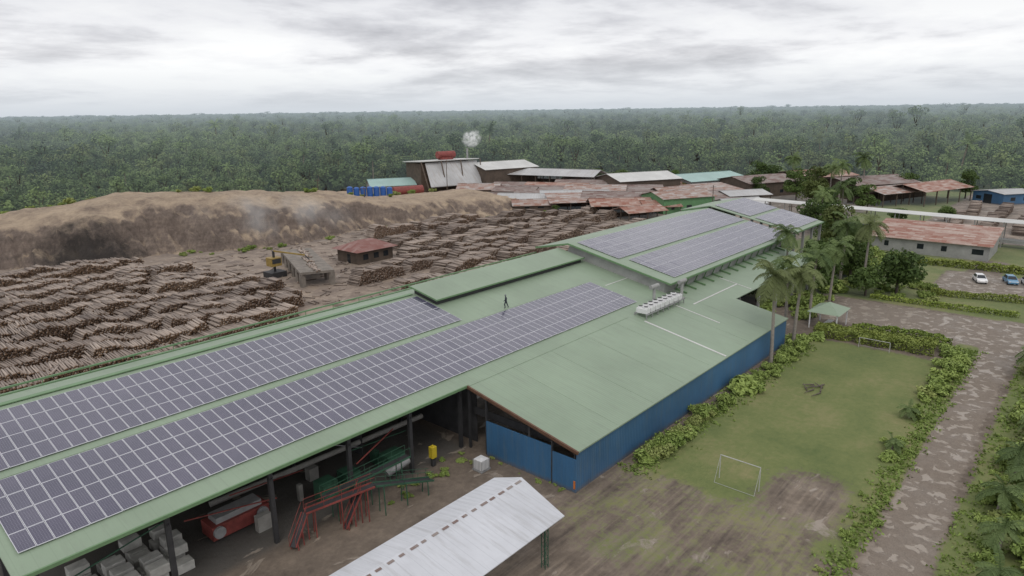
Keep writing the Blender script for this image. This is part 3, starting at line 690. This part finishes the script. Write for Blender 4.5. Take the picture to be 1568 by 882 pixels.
m.face([a[0],a[1],r2,r1]);m.face([a[1],a[2],r2]);m.face([a[2],a[3],r1,r2]);m.face([a[3],a[0],r1]);m.obj('hip_roof',rusty('hut_roof',(.30,.2,.18),(.2,.08,.065),.6),e)
m=MB();m.box(-5,5,-4,4,0,2.95);m.obj('walls',M_wallw,e);m=MB()
for x in (-3.6,-.6,2.2): m.box(x,x+1.4,-4.04,-4.01,.9,2.2)
m.box(-5.04,-5.01,-1,0.2,0,2.1);m.obj('doors_and_windows',M_glass,e)
e=empty('log_loading_ramp');m=MB()
m.hexa([(72,119,2.6),(78,116,2.6),(88,140,2.6),(82,143,2.6),(72,119,3.1),(78,116,3.1),(88,140,3.1),(82,143,3.1)])
for t_ in np.linspace(0,1,6):
    for dx,dy in ((.3,.3),(5.4,-2.4)): m.beam((72.3+10*t_+dx,119+23.5*t_+dy,0),(72.3+10*t_+dx,119+23.5*t_+dy,2.6),.9,.9)
m.obj('deck_and_piers',simple('dirty_concrete',(.2,.175,.15),.85,.45,.6),e)
m=MB();m.beam((74,132,0),(74,132,5.6),.4,.4,1);m.beam((74,132,5.6),(79,128,4.4),.3,.3,0);m.beam((79,128,4.4),(80.2,127,2.5),.2,.2,1);m.box(72.8,75.2,131,133.2,2.4,4.2,0);m.box(72.2,75.8,130.4,133.8,0,1.2,1);m.box(73,75,130.96,131,3.,4.,1)
m.obj('yard_log_loader',[simple('worn_yellow',(.28,.19,.05),.6,.4),M_dark],bevel=.08)
P0=[];D=[]
for i in range(70): P0.append((75+rng.uniform(0,11),118+rng.uniform(0,22),3.25));D.append((.4+rng.normal()*.3,1,0))
P0=np.array(P0);P0[:,1]=118+ (P0[:,0]-75)*2.0+rng.uniform(-1,2.,70);logs(P0,np.array(D),rng.uniform(1.6,3,70),rng.uniform(.1,.16,70),'loose_logs')
e=empty('green_gazebo',(111,30.6,0));m=MB();h=2.7
c_=[(-3,-2.4,h),(3,-2.4,h),(3,2.4,h),(-3,2.4,h)];t_=(0,0,h+1.3)
for i in range(4): m.face([c_[i],c_[(i+1)%4],t_])
m.obj('roof',M_green,e);m=MB()
for x,y in ((-2.6,-2),(2.6,-2),(2.6,2),(-2.6,2)): m.beam((x,y,0),(x,y,h+.05),.16)
m.box(-1.6,1.6,-.4,.4,.6,.68);m.box(-.2,.2,-.2,.2,0,.6);m.obj('posts_and_table',M_white,e)
def goal(x,y0,y1,h,dx):
    m=MB();r=.045
    for y in (y0,y1): m.tube((x,y,0),(x,y,h),r,r,8);m.tube((x,y,h),(x+dx,y,0),.02,.02,6)
    m.tube((x,y0,h),(x,y1,h),r,r,8);m.tube((x+dx,y0,.03),(x+dx,y1,.03),.02,.02,6);m.obj('football_goal',M_goal)
goal(56.5,19.9,23.7,2.4,-1.1);goal(103.5,20,24,1.5,1.)
m=MB()
for i in range(9):
    a_=rng.uniform(0,3.1);x=84+rng.uniform(-1.8,1.8);y=23.5+rng.uniform(-1,1);m.tube((x,y,.1),(x+2.2*math.cos(a_),y+1.2*math.sin(a_),.3),.09,.04,6)
m.obj('fallen_branches',M_bark)
def car(x,y,ang,col):
    e=empty('parked_car',(x,y,0));e.rotation_euler[2]=math.radians(ang);pm=simple('car_paint',col,.25,.04)
    m=MB();prof=[(-2.1,.35),(-2.15,.75),(-1.9,.95),(.95,.98),(1.95,.8),(2.1,.6),(2.08,.35)]
    w=.85;L=[(px,-w,pz) for px,pz in prof];Rr=[(px,w,pz) for px,pz in prof]
    m.face(L);m.face(Rr[::-1])
    for i in range(len(prof)):
        j=(i+1)%len(prof);m.face([L[i],Rr[i],Rr[j],L[j]][::-1])
    m.obj('body',pm,e,bevel=.06)
    m=MB();b_=[(-1.85,-.8,.96),(1.05,-.8,.96),(1.05,.8,.96),(-1.85,.8,.96)];t_=[(-1.35,-.6,1.44),(.3,-.6,1.46),(.3,.6,1.46),(-1.35,.6,1.44)];m.hexa(b_+t_);m.obj('windows',M_glass,e)
    m=MB();m.slab((-1.38,-.63,1.5),(.33,-.63,1.5),(.33,.63,1.5),(-1.38,.63,1.5),.05);m.beam((.33,-.62,1.46),(1.05,-.8,.98),.07);m.beam((.33,.62,1.46),(1.05,.8,.98),.07);m.obj('roof_panel',pm,e)
    m=MB()
    for px in (-1.35,1.3):
        for s_ in (-1,1): m.tube((px,s_*.68,.32),(px,s_*.88,.32),.32,.32,16)
    m.obj('wheels',M_dark,e)
    m=MB()
    for s_ in (-.6,.6): m.box(2.0,2.11,s_-.17,s_+.17,.6,.74)
    m.obj('headlights',M_white,e)
car(158.5,16.6,200,(.75,.75,.75));car(160.8,11.9,200,(.1,.25,.4));car(161,9.0,200,(.7,.7,.72))
# ------------------------------------------------------------------ person on the roof
def person(x,y,z,ang):
    e=empty('worker_on_roof',(x,y,z));e.rotation_euler[2]=ang
    J=[(0,0,.95),(0,0,1.15),(0,.02,1.38),(0,.03,1.50),(0,.05,1.66),
       (-.10,0,.90),(-.14,.16,.50),(-.14,.06,.08),(-.14,.22,.05),
       (.10,0,.90),(.15,-.12,.50),(.16,-.30,.10),(.16,-.16,.05),
       (-.19,.02,1.40),(-.27,.03,1.14),(-.24,.20,.98),(-.23,.26,.93),
       (.19,.02,1.40),(.28,-.06,1.14),(.28,.04,.90),(.27,.07,.83)]
    E=[(0,1),(1,2),(2,3),(3,4),(0,5),(5,6),(6,7),(7,8),(0,9),(9,10),(10,11),(11,12),(2,13),(13,14),(14,15),(15,16),(2,17),(17,18),(18,19),(19,20)]
    Rr=[.17,.15,.17,.065,.11,.115,.085,.06,.05,.115,.085,.06,.05,.08,.06,.045,.04,.08,.06,.045,.04]
    me=bpy.data.meshes.new('body');me.from_pydata(J,E,[]);o=bpy.data.objects.new('body',me);COL.objects.link(o);o.parent=e
    sk=o.modifiers.new('s','SKIN')
    if not me.skin_vertices:
        bpy.context.view_layer.objects.active=o;o.select_set(True)
        try: bpy.ops.mesh.customdata_skin_add()
        except Exception as ex: print(ex)
    if me.skin_vertices:
        for i,v in enumerate(me.skin_vertices[0].data): v.radius=(Rr[i],Rr[i]*.85)
        me.skin_vertices[0].data[0].use_root=True
    o.modifiers.new('u','SUBSURF').levels=1;me.materials.append(simple('dark_workwear',(.03,.035,.05),.8,.3))
    m=MB();m.tube((0,.05,1.70),(0,.05,1.80),.115,.07,12);m.tube((0,.06,1.69),(0,.06,1.705),.145,.145,14);m.obj('hard_hat',simple('hat',(.1,.1,.12),.4),e)
person(63.7,56.85,rz(56.85)+.02,math.radians(30))
# ------------------------------------------------------------------ vegetation
R=np.random.default_rng(11)
tc=bpy.data.collections.new('forest_tree_kinds')
for i in range(7):
    H=[12,14,9.5,16,11,13,10][i];rad=[5.4,6.0,4.8,5.6,6.2,4.4,5.][i]
    me=fastmesh('forest_tree_%s'%'abcdefg'[i],*crown(R,H,rad,[12,14,10,12,15,9,11][i],620,.85,flat=.75,base=.1,rnd=.45,aspect=1.15),mats=[M_for,M_bark])
    o=bpy.data.objects.new(me.name,me);tc.objects.link(o)
pm=palmmesh(R,14,14,4.2,.8,'forest_palm',[M_for,M_palmbark],.22,6);o=bpy.data.objects.new('forest_tree_palm',pm);tc.objects.link(o)
poly=[(-80,-60),(-80,246),(150,246),(215,250),(250,246),(268,222),(282,178),(300,150),(322,125),(334,95),(330,62),(318,30),(312,10),(312,-60)]
def inpoly(x,y):
    c=np.zeros(x.shape,bool);j=len(poly)-1
    for i in range(len(poly)):
        xi,yi=poly[i];xj,yj=poly[j];c^=((yi>y)!=(yj>y))&(x<(xj-xi)*(y-yi)/(yj-yi+1e-9)+xi);j=i
    return c
def ringpts(d0,d1,s):
    g=np.arange(-d1,d1,s);x,y=np.meshgrid(g,g);x=x.ravel()+R.uniform(-.5,.5,x.size)*s;y=y.ravel()+R.uniform(-.5,.5,y.size)*s
    d=np.hypot(x,y);a=np.degrees(np.arctan2(y,x))-41.2;k=(d>=d0)&(d<d1)&(np.abs(a)<47)&~inpoly(x,y);return x[k],y[k],d[k]
px=[];py=[];sc=[];sz_=[]
clear=[(273,1013,170,60),(1665,285,230,100),(860,200,60,40),(420,700,70,35),(900,600,80,50),(640,420,50,25)]
for d0,d1,s,S,F_ in ((100,650,5.9,1.,1.),(650,1500,8.6,1.3,.9),(1500,3200,14,2.0,.62),(3200,9000,34,4.6,.34)):
    x,y,d=ringpts(d0,d1,s)
    cl=pnoise(x,y,.011,31)+.5*pnoise(x,y,.03,32)
    keep=(cl<.5)|(R.uniform(0,1,len(x))<.15)
    for (cx_,cy_,ra,rb_) in clear:
        an=math.atan2(cy_,cx_);u=(x-cx_)*math.cos(an)+(y-cy_)*math.sin(an);v=-(x-cx_)*math.sin(an)+(y-cy_)*math.cos(an)
        keep&=((u/ra)**2+(v/rb_)**2>1)|(R.uniform(0,1,len(x))<.03)
    x,y=x[keep],y[keep]
    q=S*R.uniform(.5,1.1,len(x))*(1+.28*pnoise(x,y,.02,33));q*=np.where(R.uniform(0,1,len(x))<.04,1.4,1.)
    px.append(x);py.append(y);sc.append(q);sz_.append(q*F_*R.uniform(.8,1.15,len(x)))
px=np.concatenate(px);py=np.concatenate(py);sc=np.concatenate(sc);sz_=np.concatenate(sz_);N=len(px)
me=bpy.data.meshes.new('forest');me.vertices.add(N);me.vertices.foreach_set('co',np.stack([px,py,np.zeros(N)],1).astype(np.float32).ravel())
a=me.attributes.new('isc','FLOAT_VECTOR','POINT');a.data.foreach_set('vector',np.stack([sc,sc,sz_],1).astype(np.float32).ravel())
a=me.attributes.new('irot','FLOAT_VECTOR','POINT');a.data.foreach_set('vector',np.stack([R.normal(0,.05,N),R.normal(0,.05,N),R.uniform(0,6.28,N)],1).astype(np.float32).ravel())
var=R.integers(0,7,N);dd=np.hypot(px,py);var[(R.uniform(0,1,N)<.025)&(dd<900)]=7
a=me.attributes.new('ivar','INT','POINT');a.data.foreach_set('value',var.astype(np.int32))
fo=link('forest',me)
ng=bpy.data.node_groups.new('scatter','GeometryNodeTree');ng.interface.new_socket('Geometry',in_out='INPUT',socket_type='NodeSocketGeometry');ng.interface.new_socket('Geometry',in_out='OUTPUT',socket_type='NodeSocketGeometry')
gi=ng.nodes.new('NodeGroupInput');go=ng.nodes.new('NodeGroupOutput');ip=ng.nodes.new('GeometryNodeInstanceOnPoints');ci=ng.nodes.new('GeometryNodeCollectionInfo')
ci.inputs['Collection'].default_value=tc;ci.inputs['Separate Children'].default_value=True;ci.inputs['Reset Children'].default_value=True
def na(n,t):
    x=ng.nodes.new('GeometryNodeInputNamedAttribute');x.data_type=t;x.inputs['Name'].default_value=n
    return [o_ for o_ in x.outputs if o_.enabled and o_.name=='Attribute'][0]
ip.inputs['Pick Instance'].default_value=True
m2p=ng.nodes.new('GeometryNodeMeshToPoints')
ng.links.new(gi.outputs[0],m2p.inputs[0]);ng.links.new(m2p.outputs[0],ip.inputs['Points']);ng.links.new(ci.outputs[0],ip.inputs['Instance'])
ng.links.new(na('ivar','INT'),ip.inputs['Instance Index']);ng.links.new(na('irot','FLOAT_VECTOR'),ip.inputs['Rotation']);ng.links.new(na('isc','FLOAT_VECTOR'),ip.inputs['Scale'])
ng.links.new(ip.outputs[0],go.inputs[0]);md=fo.modifiers.new('scatter','NODES');md.node_group=ng
for (x,y) in ((268,985),(285,1020),(250,1000),(262,1060),(300,960),(430,690),(255,1040)):
    shed('farm_house',x,y,14,9,R.uniform(-60,20),3,5,M_white_roof,M_wallg)
treem=[fastmesh('tree_mesh',*crown(R,H,rad,nl,2600,.42,flat=.65,base=.22),mats=[M_tree,M_bark]) for H,rad,nl in ((9,5,16),(11,4.2,14),(7,4.5,14))]
def tree(x,y,s=1,k=0,name='broadleaf_tree'): link(name,treem[k],(x,y,0),R.uniform(0,6),s)
for (x,y,s,k) in [(139,27,1.0,0),(134,31,.8,2),(128,38,.9,1),(136,39,.9,1),(146,37,1.,0),(155,38,.9,1),(163,42,1.,0),(152,45,.9,2),(170,46,1.1,1),(180,50,1.,0),(190,54,.9,1),(200,62,1.,0),(215,62,1.,1),(228,68,1.,0),(262,88,1.1,1),(255,80,1,0),(275,86,1.1,1),(285,90,1.1,0),(262,68,.9,1),(240,58,.9,1),(300,60,1,0),(300,40,1.,1),(305,20,1.1,0),(238,36,.7,2),(225,46,.7,2),(118,45,.7,2),(290,115,1.1,1),(300,112,1.1,0),(250,235,.9,1),(238,232,.9,0),(226,238,1,1),(180,130,.3,2),(184,141,.3,0),(172,148,.3,2),(255,172,.8,1),(262,165,.9,0),(258,100,.8,1),(250,128,.6,0),(266,140,.8,1),
    (70,-3,.5,2),(84,-2,.55,0),(96,-3,.5,2),(106,-2,.6,0),(60,-4,.5,2),(114,1,.5,2),(90,1.5,.3,2)]: tree(x,y,s,k)
palms=[palmmesh(R,12.2,20,4.2,.7,'palm_a',[M_palm,M_palmbark]),palmmesh(R,10.8,22,4.0,-.4,'palm_b',[M_palm,M_palmbark]),palmmesh(R,3.,14,2.4,.2,'palm_young',[M_palm,M_palmbark],.14,10)]
for (x,y,s,k,ro) in [(89.4,31.4,1.,0,1),(98.5,31.6,1.,1,2),(101,33.8,.95,0,3),(116,35,.95,1,1),(121,33.5,.9,0,4),(140,33,1.,0,0),(143,38,1.05,1,2),(198,54,1.05,0,3),(193,58,1,1,1),(262,73,1.1,0,0),(268,78,1.1,1,0),(285,71,1.2,0,2),(291,100,1.2,1,0),(130,44,.9,0,2)]:
    link('palm_tree',palms[k],(x,y,0),ro,s)
for (x,y,s) in [(66,3.,1.),(60,2.2,.9),(75,2.6,1.),(70,1,1.2),(105,3.6,1.5),(111,3.,1.5),(99,1,1.2),(108,1,1.6),(72.5,12.6,.6),(82,13,.6),(54,1.6,.9),(84,1.8,1.1)]: link('young_palm',palms[2],(x,y,-.6),R.uniform(0,6),s)
def shrubmesh(rad,n,size,h):
    C=[];O=[];L=[]
    for i in range(9):
        c=np.array([R.normal()*rad*.4,R.normal()*rad*.4,h*R.uniform(.3,.7)]);r=rad*R.uniform(.35,.6);u=R.normal(size=(n//9,3));u/=np.linalg.norm(u,axis=1)[:,None]
        C.append(c+u*(r*R.uniform(.4,1.1,n//9))[:,None]*np.array([1,1,.8]));O.append(u);L.append(np.clip(R.uniform(0,.5)+R.uniform(0,.5,n//9),0,1))
    C=np.concatenate(C);C[:,2]=np.abs(C[:,2]);V,Q,l=leaves(C,size,np.concatenate(L),R,outn=np.concatenate(O),aspect=2.2)
    return fastmesh('shrub_mesh',V,Q,None,l,[M_shr])
sh=[shrubmesh(1.2,1100,.2,1.5),shrubmesh(1.1,800,.28,1.1),shrubmesh(1.4,1300,.17,1.2)]
def shrub(x,y,s,k=None): link('shrub',sh[int(R.integers(0,3)) if k is None else k],(x,y,-.05),R.uniform(0,6),(s*R.uniform(.85,1.15),s*R.uniform(.85,1.15),s*R.uniform(.8,1.2)))
for x in np.arange(54.5,69,.85): shrub(x,30.6+R.normal()*.35,R.uniform(.55,1.))
for x,s in ((77,1.5),(79,1.3),(73,.8),(83,.8),(87,.9),(91,.9),(94,1),(97,1.1),(100,1.2),(103,1.1),(71,.6),(85,.7)): shrub(x,30.4+R.normal()*.4,s)
for x in np.arange(50,90,3.1): shrub(x+R.normal()*1.2,11.9+R.normal()*.8,R.uniform(.15,.5))
for x in (70,74,83,88): shrub(x,12.6,.75)
for x in np.arange(90,110,1.7): shrub(x,12.6+R.normal()*.7,R.uniform(.5,1.25));
for i in range(230):
    x=R.uniform(48,114);y=R.uniform(-9,4.4);shrub(x,y,R.uniform(.4,1.35)*(.55 if y>3.2 else 1))
for i in range(70): shrub(R.uniform(112,175),R.uniform(33,44),R.uniform(.7,1.8))
for i in range(26): shrub(R.uniform(135,150),R.uniform(20,34),R.uniform(.5,1.))
for i in range(40):
    x=R.uniform(70,190);yb=np.interp(x,bx,by);shrub(x,yb+R.uniform(-3,2),R.uniform(.3,.9))
for i in range(30):
    x=R.uniform(40,170);yb=np.interp(x,bx,by)+R.uniform(24,50);link('shrub',sh[0],(x,yb,mzat(x,yb)-.1),R.uniform(0,6),R.uniform(.6,1.3))
for i in range(14): shrub(33+R.uniform(0,12),46+R.uniform(-1.5,.8) if i%2 else 44+R.normal()*.6,R.uniform(.2,.4))
for i in range(14): shrub(45.2+R.normal()*.3,R.uniform(33,43),R.uniform(.1,.22))
def tufts(name,n,fx,size):
    x,y=fx(n);C=np.stack([x,y,np.full(len(x),size*.25)],1);C=np.repeat(C,5,0)+R.normal(size=(len(x)*5,3))*np.array([.18,.18,.02]);V,Q,l=leaves(C,size,R.uniform(0,.7,len(C)),R,up=.2,aspect=1.8)
    link(name,fastmesh(name,V,Q,None,l,[M_shr]))
def tf(n):
    x=np.concatenate([R.uniform(48,112,n//3),R.uniform(36,112,n),R.uniform(52,100,n//3)]);y=np.concatenate([R.normal(11.2,.6,n//3),R.uniform(-8,5.8,n),R.normal(30.5,.9,n//3)]);return x,y
tufts('grass_tufts',2600,tf,.2)
def hedge(name,pts,w,h,dens=70,size=.22):
    C=[];
    for (x0,y0),(x1,y1) in zip(pts[:-1],pts[1:]):
        L=math.hypot(x1-x0,y1-y0);n=int(L*(w+2*h)*dens);t=R.uniform(0,1,n);u=R.uniform(-1,1,n);zz=R.uniform(0,1,n)
        f=R.uniform(0,1,n)<(w/(w+2*h));u=np.where(f,u,np.sign(u)*R.uniform(.85,1.05,n));zz=np.where(f,R.uniform(.85,1.08,n),zz)
        nx_=-(y1-y0)/L;ny_=(x1-x0)/L;x=x0+(x1-x0)*t;y=y0+(y1-y0)*t
        wob=1+.22*np.sin(y*1.9+x)*np.sin(y*.8)
        C.append(np.stack([x+nx_*u*w/2*wob,y+ny_*u*w/2*wob,zz*h*(1+.22*np.sin(x*1.7+y)*np.sin(y*1.1))],1))
    C=np.concatenate(C);V,Q,l=leaves(C,size,np.clip(.4+.3*np.sin(C[:,0]*2+np.sin(C[:,1]*2.3))+R.uniform(-.35,.35,len(C)),0,1),R,up=.8)
    link(name,fastmesh(name,V,Q,None,l,[M_hedge]))
hedge('hedge',[(106.5,31),(107,24),(107.5,15)],3.8,1.4);hedge('hedge',[(111,27),(112.5,16.5),(111,14)],1.2,1.2)
hedge('hedge',[(142,22),(146,5),(147,-20)],1.,1.1,50);hedge('hedge',[(170,34),(171,15),(172,-10)],2.0,1.2,40,.3);hedge('hedge',[(133,30),(134,14),(135,8)],.8,.8,50)
# ------------------------------------------------------------------ world
w=bpy.data.worlds.new('World');scene.world=w;w.use_nodes=True;nt=w.node_tree;nt.nodes.clear()
out=nd(nt,'ShaderNodeOutputWorld');bg=nd(nt,'ShaderNodeBackground');bg2=nd(nt,'ShaderNodeBackground')
sky=nd(nt,'ShaderNodeTexSky',sky_type='NISHITA');sky.sun_disc=False;sky.sun_elevation=math.radians(55);sky.sun_rotation=math.radians(229)
nt.links.new(sky.outputs[0],bg.inputs[0]);bg.inputs[1].default_value=.08
tcn=nd(nt,'ShaderNodeTexCoord');s=nd(nt,'ShaderNodeSeparateXYZ');nt.links.new(tcn.outputs['Generated'],s.inputs[0])
zc=math_(nt,'MAXIMUM',s.outputs[2],0.);dv=math_(nt,'ADD',zc,.13)
cx=math_(nt,'DIVIDE',s.outputs[0],dv);cy=math_(nt,'DIVIDE',s.outputs[1],dv);cb=nd(nt,'ShaderNodeCombineXYZ');nt.links.new(cx,cb.inputs[0]);nt.links.new(cy,cb.inputs[1]);nt.links.new(math_(nt,'MULTIPLY',zc,9.),cb.inputs[2])
n1=noise(nt,cb.outputs[0],.6,8,.56,.25);n2=noise(nt,cb.outputs[0],2.1,7,.58,.2)
f=math_(nt,'ADD',math_(nt,'MULTIPLY',n1,.72),math_(nt,'MULTIPLY',n2,.28))
cl=ramp(nt,f,[(.36,(.52,.52,.55)),(.44,(.70,.70,.73)),(.51,(.90,.90,.92)),(.6,(1.,1.,1.))])
hzf=ramp(nt,zc,[(0,(1,1,1)),(.03,(.5,.5,.5)),(.07,(0,0,0))])
cl=mixc(nt,hzf,cl,(.62,.665,.72))
dk=ramp(nt,zc,[(.06,(1,1,1)),(.15,(.84,.84,.85)),(.5,(.95,.95,.95)),(1.,(1.,1.,1.))])
cl=mixc(nt,1.,cl,dk,'MULTIPLY')
nt.links.new(cl,bg2.inputs[0]);bg2.inputs[1].default_value=1.1
ms=nd(nt,'ShaderNodeMixShader');ms.inputs[0].default_value=.92
nt.links.new(bg.outputs[0],ms.inputs[1]);nt.links.new(bg2.outputs[0],ms.inputs[2]);nt.links.new(ms.outputs[0],out.inputs[0])
sl=bpy.data.lights.new('sun','SUN');sl.energy=.8;sl.angle=math.radians(25);sl.color=(1,.96,.9);so=bpy.data.objects.new('sun',sl);COL.objects.link(so)
ce=math.cos(math.radians(55));so.rotation_euler=Vector((-.75*ce,-.66*ce,math.sin(math.radians(55)))).to_track_quat('Z','Y').to_euler()
# ------------------------------------------------------------------ camera
F=1048.;roll=math.atan(21/1568);t=math.atan(273.5/F);yaw=math.radians(41.2)
f=Vector((math.cos(yaw)*math.cos(t),math.sin(yaw)*math.cos(t),-math.sin(t)));R0=Vector((math.sin(yaw),-math.cos(yaw),0));U0=R0.cross(f)
rt=R0*math.cos(roll)-U0*math.sin(roll);up=R0*math.sin(roll)+U0*math.cos(roll)
cd=bpy.data.cameras.new('camera');cd.sensor_width=36;cd.lens=F/1568*36;cd.clip_end=40000;cd.clip_start=.5
co=bpy.data.objects.new('camera',cd);COL.objects.link(co)
co.matrix_world=Matrix(((rt.x,up.x,-f.x,0),(rt.y,up.y,-f.y,0),(rt.z,up.z,-f.z,34.),(0,0,0,1)))
scene.camera=co
scene.view_settings.view_transform='Standard';scene.view_settings.look='None';scene.view_settings.exposure=0
